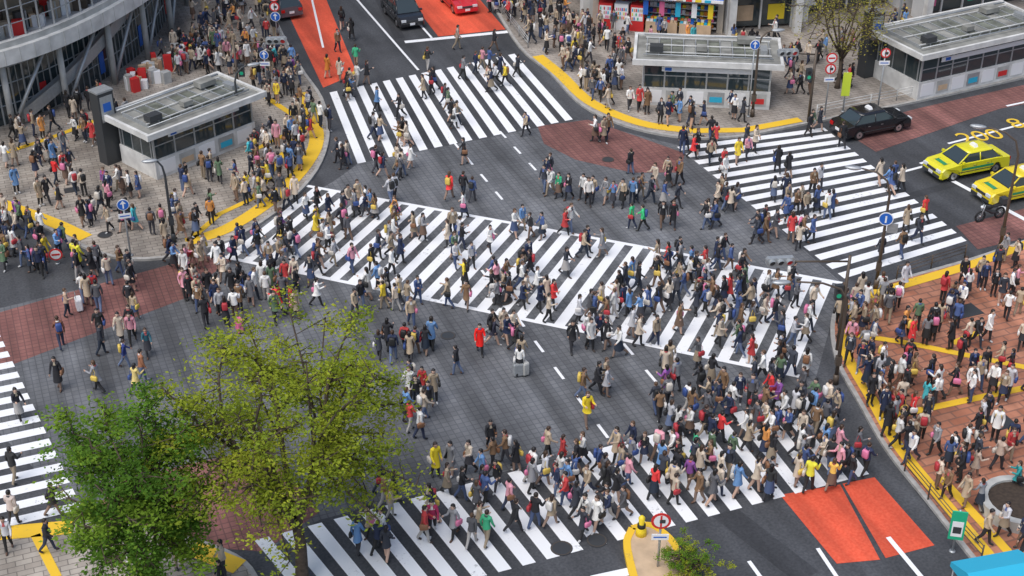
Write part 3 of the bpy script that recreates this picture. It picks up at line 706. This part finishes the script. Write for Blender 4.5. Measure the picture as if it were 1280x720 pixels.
    mb.build(name,(p.x,p.y,.02),ang)
    d=Vector((math.cos(ang),math.sin(ang)))
    for k in(-1.6,-.5,.5,1.6): avoid.append((p.x+d.x*k,p.y+d.y*k,1.25))
aA=math.atan2(AV.y,AV.x)
car('taxi',(1087,164),ANG_B+.03,'sedan',CP['black'],None,M_SWHITE)
car('taxi',(1206,214),ANG_B+math.pi,'sedan',CP['grn'],CP['lime'],M_SWHITE)
car('taxi',(1268,244),ANG_B+math.pi,'sedan',CP['yel'],CP['lime'],M_SWHITE)
car('parked_car',(503,24),aA+math.pi,'van',CP['black'])
car('parked_car',(572,8),aA+math.pi,'hatch',CP['red'])
car('parked_car',(353,14),aA+.1,'hatch',CP['grey'])
p=G(1236,275); mb=MB()
for x in(-.62,.62):
    ring=[(x+.29*math.cos(t),0,.31+.29*math.sin(t)) for t in [math.pi*k/8 for k in range(17)]]
    mb.tube(ring,.055,M_BLACK,8); mb.tube([(x,-.05,.31),(x,.05,.31)],.07,M_RIM,10); 
    for k in range(4): mb.tube([(x-.26*math.cos(k*.785),0,.31-.26*math.sin(k*.785)),(x+.26*math.cos(k*.785),0,.31+.26*math.sin(k*.785))],.01,M_RIM,5)
mb.tube([(-.62,0,.31),(-.1,0,.45),(.35,0,.7),(.5,0,.85)],[.04,.12,.09,.04],M_DKMET,8); mb.tube([(.62,.06,.31),(.45,.06,.98)],.03,M_METAL,6); mb.tube([(.62,-.06,.31),(.45,-.06,.98)],.03,M_METAL,6)
mb.ell((.15,0,.78),(.28,.14,.13),M_BLACK,12,7); mb.ell((-.35,0,.78),(.38,.14,.07),M_BLACK,12,6); mb.tube([(.4,-.35,1.05),(.46,0,.98),(.4,.35,1.05)],.02,M_DKMET,6); mb.ell((.6,0,.86),(.08,.09,.09),M_HL,10,6)
mb.box(-.75,0,.85,.35,.36,.32,M_DKMET); mb.build('motorcycle',(p.x,p.y,.02),ANG_B+math.pi)

# ---------------------------------------------------------------- buildings
def glass_building():
    base=smoothline([V2(-59,61),V2(-41,69.5),V2(-32.3,76),V2(-28,80.2),V2(-25.2,86),V2(-23.8,92),V2(-24,101),V2(-26.5,115)],6)
    def wall(mb,off,z0,z1,m,smooth=True):
        q=offs(base,-off); n=len(q)
        mb.add([(p.x,p.y,z0) for p in q]+[(p.x,p.y,z1) for p in q],[(i,i+1,n+i+1,n+i) for i in range(n-1)],m,smooth)
    def slab(mb,o0,o1,z,m):
        a=offs(base,-o0); b_=offs(base,-o1); n=len(a)
        mb.add([(p.x,p.y,z) for p in a]+[(p.x,p.y,z) for p in b_],[(i,i+1,n+i+1,n+i) for i in range(n-1)],m)
    mb=MB(); cols=[M_WARM,M_DKMET,M_CONC,M_CREAM,M_BRNMET,M_SWHITE,M_METAL,M_BRNMET,M_WARM,M_RED]
    rg=random.Random(3)
    wall(mb,-.6,.12,4.4,M_GLASS)
    fl=[4.4,8.6,12.8,17,21.2,25.4]
    for k,z in enumerate(fl):
        pr=1.2 if k==0 else .9
        wall(mb,pr,z,z+.9,M_WHT); slab(mb,-4,pr,z,M_CONC); slab(mb,-4,pr,z+.9,M_WHT)
        wall(mb,pr-.35,z+.9,z+1.25,M_CONC); slab(mb,pr-.7,pr-.35,z+1.25,M_WHT)
        q4=offs(base,-pr-.004)
        for i in range(0,len(q4),1): mb.box(q4[i].x,q4[i].y,z+.02,.03,.03,.86,M_CONC)
        if z<25:
            wall(mb,-3.0,z+.9,z+4.2,M_WARM)
            q=offs(base,-.55); n=len(q)
            for i in range(n):
                p_=q[i]; mb.box(p_.x,p_.y,z+.9,.1,.1,3.3,M_METAL)
            for zz in(z+2.1,z+3.0):
                mb.tube([(p_.x,p_.y,zz) for p_ in q],.035,M_METAL,5)
            q2=offs(base,1.2)
            for i in range(1,len(q2)-1):
                for s_ in range(5):
                    w_=rg.uniform(.3,.7); t=rg.random(); pp=q2[i].lerp(q2[i+1],t)
                    mb.box(pp.x+rg.uniform(-.8,.8),pp.y+rg.uniform(-.8,.8),z+.905,w_,.4,rg.uniform(.4,1.3),rg.choice(cols),rg.random())
    q=offs(base,.62); n=len(q)
    for i in range(n):
        mb.box(q[i].x,q[i].y,.12,.12,.12,4.28,M_METAL)
        if i<n-1:
            m2=q[i].lerp(q[i+1],.5); mb.box(m2.x,m2.y,.12,.07,.07,4.28,M_METAL)
    q0=offs(base,.6)
    for zz in(1.3,2.6,3.6): mb.tube([(p_.x,p_.y,zz) for p_ in q0],.045,M_METAL,5)
    qc=offs(base,-.5)
    for i in range(3,n,4):
        mb.tube([(qc[i].x,qc[i].y,.12),(qc[i].x,qc[i].y,4.4)],.19,M_CONC,14)
        if i+3<n: mb.tube([(qc[i].x,qc[i].y,.3),(qc[i+3].x,qc[i+3].y,4.3)],.12,M_METAL,8)
    # raking escalator balustrade behind the glass line
    for o_ in(.15,-.25):
        qe=offs(base,o_)[16:28]
        mb.add([(p_.x,p_.y,.3+i*.34) for i,p_ in enumerate(qe)]+[(p_.x,p_.y,1.1+i*.34) for i,p_ in enumerate(qe)],[(i,i+1,len(qe)+i+1,len(qe)+i) for i in range(len(qe)-1)],M_METAL,True)
    for i in range(8,n-4,5):
        a,b_=q0[i],q0[i+1]; m_=rg.choice((M_RED,M_SWHITE,M_CREAM,M_BLUE)); d=(b_-a).normalized(); nn=Vector((d.y,-d.x))*.1
        b_=a.lerp(b_,.5)
        mb.add([(a.x+nn.x,a.y+nn.y,.6),(b_.x+nn.x,b_.y+nn.y,.6),(b_.x+nn.x,b_.y+nn.y,2.0),(a.x+nn.x,a.y+nn.y,2.0)],[(0,1,2,3)],m_)
    qr=offs(base,.5); mb.add([(p_.x,p_.y,26.3) for p_ in qr]+[(-70,115,26.3)],[tuple(range(len(qr)+1))],M_CONC)
    mb.add([(-28,115,0),(-70,115,0),(-70,115,26.3),(-28,115,26.3)],[(0,1,2,3)],M_CONC); mb.add([(-60,62,0),(-70,115,0),(-70,115,26.3),(-60,62,26.3)],[(0,1,2,3)],M_CONC)
    mb.build('curved_glass_building')
    for q_ in smoothline(base,2): avoid.append((q_.x,q_.y,1.1))
glass_building()
def shop(name,a,b_,depth,floors,wallm,style,fh=3.6):
    a=Vector(a); b_=Vector(b_); Lx=(b_-a).length; ang=math.atan2(b_.y-a.y,b_.x-a.x); mb=MB(); rg=random.Random(int(a.x*10)); 
    mb.box(Lx/2,depth/2+1.2,0,Lx,depth-2.4,fh,wallm); mb.box(.2,.6,0,.4,1.2,fh,wallm); mb.box(Lx-.2,.6,0,.4,1.2,fh,wallm)
    mb.box(Lx/2,depth/2,fh,Lx,depth,fh*floors,wallm)
    for f in range(floors):
        n=max(2,int(Lx/2.2))
        for i in range(n):
            x=Lx*(i+.5)/n; mb.box(x,-.02,fh*(f+1)+.9,Lx/n*.72,.06,1.8,M_GLASS); mb.box(x,-.06,fh*(f+1)+.82,Lx/n*.78,.12,.08,M_METAL); mb.box(x,-.055,fh*(f+1)+.9,.06,.03,1.8,M_METAL)
        mb.box(Lx/2,-.05,fh*(f+1)-.05,Lx+.1,.3,.3,M_CONC)
    bright=[M_RED,M_YEL,M_CYAN,M_SWHITE,M_ORG,M_PINK,M_GREEN,M_BLUE,M_SWHITE,M_CREAM]
    if style=='goods':
        mb.add([(0,-1.3,2.75),(Lx,-1.3,2.75),(Lx,.1,3.3),(0,.1,3.3)],[(0,1,2,3)],M_BLUE); mb.box(Lx/2,-1.32,2.55,Lx,.05,.22,M_SWHITE); mb.box(Lx/2,-.1,3.35,Lx*.98,.1,.5,M_RED)
        for i in range(14): mb.box(.4+i*(Lx-.8)/13,-1.36,2.57,.42,.02,.18,bright[i%len(bright)])
        n=int(Lx/.28)
        for r_ in range(6):
            mb.box(Lx/2,1.1-r_*.2-.02,.25+ (5-r_)*.36,Lx-.9,.22,.05,M_SWHITE)
            for i in range(n):
                x=.5+(Lx-1)*i/n; mb.box(x,1.1-r_*.2-.05,.302+(5-r_)*.36,.22,.14,rg.uniform(.16,.29),rg.choice(bright))
        for i in range(3):
            mb.box(1+i*1.1,-.5,0,.95,.7,1.85,(M_RED,M_SWHITE,M_RED)[i])
            mb.box(1+i*1.1,-.865,.75,.8,.02,.95,M_SWHITE)
            for r_ in range(3):
                for c_ in range(6): mb.box(.68+i*1.1+c_*.13,-.885,.8+r_*.3,.08,.02,.2,rg.choice(bright))
        for i in range(4):
            mb.box(Lx*.48+i*1.15,-.6,0,1.0,.6,.8,M_CREAM)
            for k in range(4):
                for r_ in range(2): mb.box(Lx*.48+i*1.15-.36+k*.24,-.75+r_*.3,.802,.2,.22,.12+.1*r_,rg.choice(bright))
        for i in range(5): mb.box(Lx*.42+i*1.1,-.95,1.3,.35,.03,1.0,rg.choice(bright)); 
    else:
        n=max(2,int(Lx/1.8))
        mb.box(Lx/2,.9,.2,Lx-.8,.1,fh-.7,M_GLASS)
        for i in range(n+1): mb.box(.4+(Lx-.8)*i/n,.8,0,.12,.14,fh-.3,M_WHT)
        for i in range(n):
            if rg.random()<.5: mb.box(.4+(Lx-.8)*(i+.5)/n,.82,.6,Lx/n*.45,.04,1.1,rg.choice(bright))
        mb.box(Lx/2,-.3,fh-.75,Lx,.7,.5,M_SWHITE if style=='white' else M_RED); mb.box(Lx/2,-.66,fh-.65,Lx*.7,.02,.3,M_BLUE if style=='white' else M_SWHITE)
        for xx in(.3,Lx-.3): mb.box(xx,-.2,0,.5,.5,fh-.76,M_WHT)
    mb.build(name,(a.x,a.y,.12),ang)
    for i in range(int(Lx/1.2)+1):
        q=a+(b_-a).normalized()*i*1.2; avoid.append((q.x,q.y,1.3))
M_TILE=mat('beige_tile_wall',(.45,.4,.33),.7,var=.12,scale=2); M_GREYW=mat('light_grey_wall',(.55,.56,.56),.6,var=.08,scale=1); M_BRW=mat('brown_brick_wall',(.22,.1,.06),.8,var=.2,scale=5)
shop('souvenir_shop_building',(5.6,95.5),(14.4,93.6),14,5,M_TILE,'goods')
shop('white_office_building',(14.6,93.4),(19.8,94.2),14,6,M_GREYW,'white')
shop('brick_shop_building',(20.0,96.2),(28.2,99.2),14,5,M_BRW,'red')
shop('department_store_building',(28.6,96.0),(46,103),18,7,M_GREYW,'red')
shop('corner_shop_building',(-24,118),(-14,121.5),14,5,M_TILE,'red')
shop('side_street_building',(-3.4,118),(5.4,96.5),12,5,M_GREYW,'white')

# ---------------------------------------------------------------- trees
def leafmat(name,col,tr=.35):
    m=bpy.data.materials.new(name); m.use_nodes=True; nt=m.node_tree; N=nt.nodes; N.clear()
    o=N.new('ShaderNodeOutputMaterial'); d=N.new('ShaderNodeBsdfDiffuse'); t=N.new('ShaderNodeBsdfTranslucent'); mx=N.new('ShaderNodeMixShader'); mx.inputs[0].default_value=tr
    tc=N.new('ShaderNodeTexCoord'); n=N.new('ShaderNodeTexNoise'); n.inputs['Scale'].default_value=1.5; nt.links.new(tc.outputs['Object'],n.inputs['Vector'])
    mr=N.new('ShaderNodeMapRange'); mr.inputs['From Min'].default_value=.3; mr.inputs['From Max'].default_value=.7; mr.inputs['To Min'].default_value=.75; mr.inputs['To Max'].default_value=1.3; nt.links.new(n.outputs['Fac'],mr.inputs['Value'])
    vm=N.new('ShaderNodeVectorMath'); vm.operation='SCALE'; vm.inputs[0].default_value=col; nt.links.new(mr.outputs[0],vm.inputs['Scale'])
    for q in(d,t): nt.links.new(vm.outputs[0],q.inputs['Color'])
    nt.links.new(d.outputs[0],mx.inputs[1]); nt.links.new(t.outputs[0],mx.inputs[2]); nt.links.new(mx.outputs[0],o.inputs['Surface']); return m
def tree(name,base,h,rad,zlow,nlimb,ntwig,nleaf,leaf,mats,seed,trunk=.2,flat_=.45,spread=.32,lean=(0,0)):
    rg=random.Random(seed); npr=np.random.RandomState(seed); mb=MB()
    base=Vector((base[0],base[1],.1))
    fork=base+Vector((lean[0]*.3,lean[1]*.3,zlow+.2))
    mb.tube([base,base+Vector((.03,0,.4)),base.lerp(fork,.6)+Vector((.08,.05,0)),fork],[trunk*1.4,trunk*1.05,trunk*.9,trunk*.8],M_BARK,12)
    tips=[]
    ctr_=base+Vector((lean[0],lean[1],zlow+(h-zlow)*.5)); hz=(h-zlow)*.5
    mains=[]
    for i in range(7):
        a=i*2*math.pi/7+rg.uniform(-.3,.3); rr=rad*rg.uniform(.3,.55); e=ctr_+Vector((rr*math.cos(a),rr*math.sin(a),rg.uniform(-.1,.5)*hz))
        m1=fork.lerp(e,.45)+Vector((rr*.2*math.cos(a),rr*.2*math.sin(a),.1)); pts=[fork-Vector((0,0,rg.random()*.5)),m1,e]
        mb.tube(pts,[trunk*.6,trunk*.42,trunk*.25],M_BARK,8); mains.append(pts)
    for i in range(nlimb):
        ga=i*2.39996; zz=-.85+1.8*((i+.5)/nlimb); zz=min(zz,.95)
        rr=math.sqrt(max(0,1-zz*zz*(.85 if zz>0 else .7)))*rg.uniform(.5,1.12)
        e=ctr_+Vector((rad*rr*math.cos(ga),rad*rr*math.sin(ga),hz*zz*rg.uniform(.8,1.05)))
        mp=min(mains,key=lambda q:(q[2]-e).length); s0=mp[1].lerp(mp[2],rg.uniform(.0,1))
        mid=s0.lerp(e,.5)+Vector((rg.uniform(-.3,.3),rg.uniform(-.3,.3),.25))
        mb.tube([s0,mid,e],[trunk*.24,trunk*.16,.022],M_BARK,6)
        for t in range(ntwig):
            f=rg.uniform(.3,1.05); c_=(s0.lerp(mid,f*2) if f<.5 else mid.lerp(e,f*2-1)); q=c_+Vector((rg.gauss(0,.42),rg.gauss(0,.42),rg.gauss(.05,.2)))
            mb.tube([c_,q],[.026,.01],M_BARK,4); tips.append((q,rg.choice(range(len(mats)))if rg.random()<.25 else i%len(mats)))
    allv=[];allm=[]
    for q,mi in tips:
        n=int(nleaf*rg.uniform(.2,1.6)); c_=np.array(q[:])+npr.normal(0,1,(n,3))*np.array([spread,spread,spread*flat_])
        a=npr.normal(0,1,(n,3)); a[:,2]*=.35; a/=np.linalg.norm(a,axis=1)[:,None]; b_=npr.normal(0,1,(n,3)); b_[:,2]*=.45; b_-=a*(a*b_).sum(1)[:,None]; b_/=np.linalg.norm(b_,axis=1)[:,None]
        s_=leaf*npr.uniform(.6,1.3,(n,1)); w_=s_*.5
        allv.append(np.stack([c_-a*s_*.5,c_-b_*w_*.5,c_+a*s_*.5,c_+b_*w_*.5],1).reshape(-1,3)); allm+= [mi]*n
    v=np.concatenate(allv); k0=len(mb.v); mb.v+= [tuple(x) for x in v.tolist()]
    idx=[mb.mi(m_) for m_ in mats]
    for i,mi in enumerate(allm): mb.f.append((k0+4*i,k0+4*i+1,k0+4*i+2,k0+4*i+3)); mb.m.append(idx[mi]); mb.s.append(False)
    mb.build(name)
LY=[leafmat('leaf_yellow_green',(.37,.41,.045),.42),leafmat('leaf_light_green',(.31,.37,.04),.42),leafmat('leaf_mid_green',(.23,.30,.035),.4)]
LG=[leafmat('leaf_green',(.13,.25,.035),.4),leafmat('leaf_dark_green',(.08,.17,.025),.35),leafmat('leaf_bright_green',(.20,.32,.04),.4)]
LS=[leafmat('leaf_spring',(.38,.34,.07),.35),leafmat('leaf_olive',(.26,.25,.06),.35)]
tree('zelkova_tree',(-7.6,39.2),11.0,4.6,2.6,54,13,46,.15,LY,4,trunk=.23,spread=.27,flat_=.35)
tree('camphor_tree',(-12.4,36.9),10.1,2.5,1.6,40,11,58,.16,LG,9,trunk=.15,spread=.22,flat_=.55)
p=G(1046,112); tree('young_street_tree',(p.x,p.y),7.6,3.3,2.0,30,9,16,.14,LS,14,trunk=.14,spread=.36,flat_=.7)
avoid.append((p.x,p.y,.6))
p=G(857,720); tree('shrub',(p.x,p.y),.9,.42,.1,16,7,60,.08,LG[::2]+LY[:1],21,trunk=.04,spread=.07,flat_=.9)

# ---------------------------------------------------------------- the crowd
special=[((600,443),(.85,.015,.01),-1.5),((127,425),(.02,.02,.02),-1.4),((75,487),(.02,.02,.025),-1.6),((26,525),(.02,.02,.03),-.8),((20,603),(.03,.03,.03),1.2),((19,658),(.6,.5,.45),1.4),((13,692),(.6,.6,.62),-1.3),
 ((69,645),(.03,.03,.03),.6),((78,435),(.2,.08,.05),2),((86,396),(.5,.35,.25),.2),((186,445),(.03,.12,.16),-1.2),((158,460),(.03,.05,.2),.3),((180,478),(.35,.15,.08),.4),((124,490),(.3,.3,.32),2.8),((172,492),(.7,.55,.2),1),
 ((733,531),(.8,.6,.03),-1.2),((789,286),(.05,.5,.2),2.6),((803,289),(.05,.55,.2),2.9),((735,257),(.75,.7,.65),-1.5),((541,668),(.4,.03,.1),-1.5),((365,392),(.6,.04,.04),.2),((645,440),(.03,.03,.03),0.1),((617,432),(.03,.03,.05),.2),
 ((545,597),(.85,.65,.03),-1),((1216,600),(.45,.35,.28),0),((1245,590),(.5,.38,.3),.5),((1222,640),(.25,.27,.3),2),((1268,618),(.03,.3,.3),3),((960,625),(.03,.03,.03),1),((1010,615),(.75,.7,.05),1),((1038,612),(.8,.5,.1),1),((535,88),(.03,.03,.03),1),((572,62),(.4,.3,.25),0),
 ((410,98),(.6,.2,.03),1),((440,50),(.02,.02,.02),2),((880,130),(.8,.8,.8),0),((72,232),(.7,.03,.03),1),((100,338),(.75,.7,.05),1),((96,334),(.75,.7,.05),1.4)]
for uv,c_,a in special: put(G(*uv),a,False,c_,walkers[4] if uv==(600,443) else None)
diag=math.atan2(-.39,.92)
crowd([(225,0),(325,0),(362,70),(395,130),(335,140),(330,95),(262,92),(238,60)],96,stand=.6,dmin=.43)
crowd([(15,170),(70,158),(135,125),(150,190),(190,250),(175,305),(90,290),(15,250)],58,stand=.5)
crowd([(200,238),(330,190),(390,135),(400,200),(350,258),(290,292),(240,310),(180,315)],50,stand=.4)
crowd([(300,200),(390,150),(400,200),(345,262),(290,292)],16,stand=.4)
crowd([(150,100),(235,60),(262,92),(140,112)],20,stand=.5)
crowd([(0,265),(60,290),(110,318),(105,350),(30,350),(0,380)],24)
crowd([(85,335),(230,320),(370,330),(372,400),(240,420),(90,388)],32)
crowd([(240,325),(370,335),(372,400),(245,412)],26)
crowd([(410,110),(560,80),(640,100),(560,170),(600,230),(430,225)],36,ANG_B)
crowd([(560,60),(650,60),(720,140),(640,160)],6,ANG_B)
crowd([(372,232),(1050,356),(1005,470),(262,316)],126,diag)
crowd([(372,232),(560,262),(500,350),(262,316)],20,diag)
crowd([(740,330),(1040,380),(1000,470),(760,430)],22,diag)
crowd([(590,180),(720,160),(860,200),(930,290),(720,285),(560,250)],34)
crowd([(850,178),(1035,165),(1210,305),(1060,352)],34,aA)
crowd([(840,190),(920,185),(1010,290),(960,330),(890,260)],22)
crowd([(260,345),(480,360),(450,410),(300,400)],10)
crowd([(490,370),(600,385),(600,520),(510,560)],24)
crowd([(640,415),(880,450),(980,480),(900,520),(760,500),(640,480)],30)
crowd([(880,480),(1010,470),(1000,500),(860,530),(800,520)],12)
crowd([(520,615),(1015,490),(1098,590),(560,700)],88,ANG_B)
crowd([(780,560),(1015,490),(1090,585),(860,640)],28,ANG_B)
crowd([(400,650),(520,620),(560,700),(440,720)],10,ANG_B)
crowd([(500,540),(640,530),(660,580),(520,610)],8)
crowd([(1070,378),(1210,336),(1280,312),(1280,460),(1100,435),(1050,430)],46,stand=.3)
crowd([(1060,440),(1290,470),(1290,720),(1245,710),(1125,560)],54,stand=.3)
crowd([(1040,400),(1075,400),(1150,590),(1110,570)],26,stand=.3,dmin=.45)
crowd([(618,-10),(735,-10),(760,60),(785,100),(790,150),(740,130),(690,80),(640,40)],104,stand=.6,dmin=.43)
crowd([(740,125),(800,100),(960,148),(960,162),(820,158)],20,stand=.3)
crowd([(960,70),(1110,50),(1115,90),(1000,150)],24,stand=.3)
crowd([(735,40),(790,62),(980,66),(1000,50)],14,stand=.4)
crowd([(1000,30),(1140,20),(1150,50),(1110,70)],9)
crowd([(120,430),(230,400),(260,490),(130,500)],4)
crowd([(60,690),(330,715),(330,730),(60,730)],5,stand=.5)
crowd([(400,20),(440,20),(470,110),(420,105)],4)
for uv,m_ in(((100,388),M_SWHITE),((655,468),M_CONC),((648,470),M_METAL),((300,415),M_PINK),((1010,560),M_DKMET)):
    p=G(*uv); mb=MB(); q=[(-.25,-.1),(-.2,-.15),(.2,-.15),(.25,-.1),(.25,.1),(.2,.15),(-.2,.15),(-.25,.1)]
    vs=[(x*k,y*k,z) for z,k in((.07,.92),(.12,1),(.62,1),(.68,.9)) for x,y in q]
    mb.add(vs,[tuple(range(8))[::-1],tuple(range(24,32))]+[(r_*8+i,r_*8+(i+1)%8,(r_+1)*8+(i+1)%8,(r_+1)*8+i) for r_ in range(3) for i in range(8)],m_,False)
    mb.tube([(-.1,.1,.66),(-.1,.1,1.0),(.1,.1,1.0),(.1,.1,.66)],.012,M_METAL,5)
    for x in(-.18,.18): mb.tube([(x,-.08,.04),(x,.08,.04)],.04,M_BLACK,8)
    mb.build('suitcase',(p.x,p.y,gz(p)),R.random()*3)

# ---------------------------------------------------------------- light, sky, camera
w=bpy.data.worlds.new('World'); sc.world=w; w.use_nodes=True; nt=w.node_tree
bg=nt.nodes['Background']; sky=nt.nodes.new('ShaderNodeTexSky'); sky.sky_type='NISHITA'; sky.sun_disc=False
EL,AZ=math.radians(60),math.radians(-140)
sky.sun_elevation=EL; sky.sun_rotation=AZ; sky.air_density=1.0; sky.dust_density=2.5; sky.ozone_density=.8
nt.links.new(sky.outputs[0],bg.inputs[0]); bg.inputs[1].default_value=.15
sd=bpy.data.lights.new('sun','SUN'); sd.energy=2.35; sd.angle=math.radians(55); sd.color=(1,.98,.955)
so=bpy.data.objects.new('sun',sd); sc.collection.objects.link(so)
dv=Vector((math.sin(AZ)*math.cos(EL),math.cos(AZ)*math.cos(EL),math.sin(EL)))
so.rotation_euler=dv.to_track_quat('Z','Y').to_euler(); so.location=dv*100
cam=bpy.data.cameras.new('camera'); co=bpy.data.objects.new('camera',cam); sc.collection.objects.link(co)
co.location=(0,0,CH); co.rotation_euler=(math.pi/2-TH,0,0); cam.sensor_width=36; cam.lens=36*F/1280; cam.clip_end=6000; cam.clip_start=.5
sc.camera=co
sc.view_settings.view_transform='Standard'; sc.view_settings.look='None'; sc.view_settings.exposure=0
print('PEOPLE',sum(1 for o in bpy.data.objects if o.name.startswith('pedestrian')))
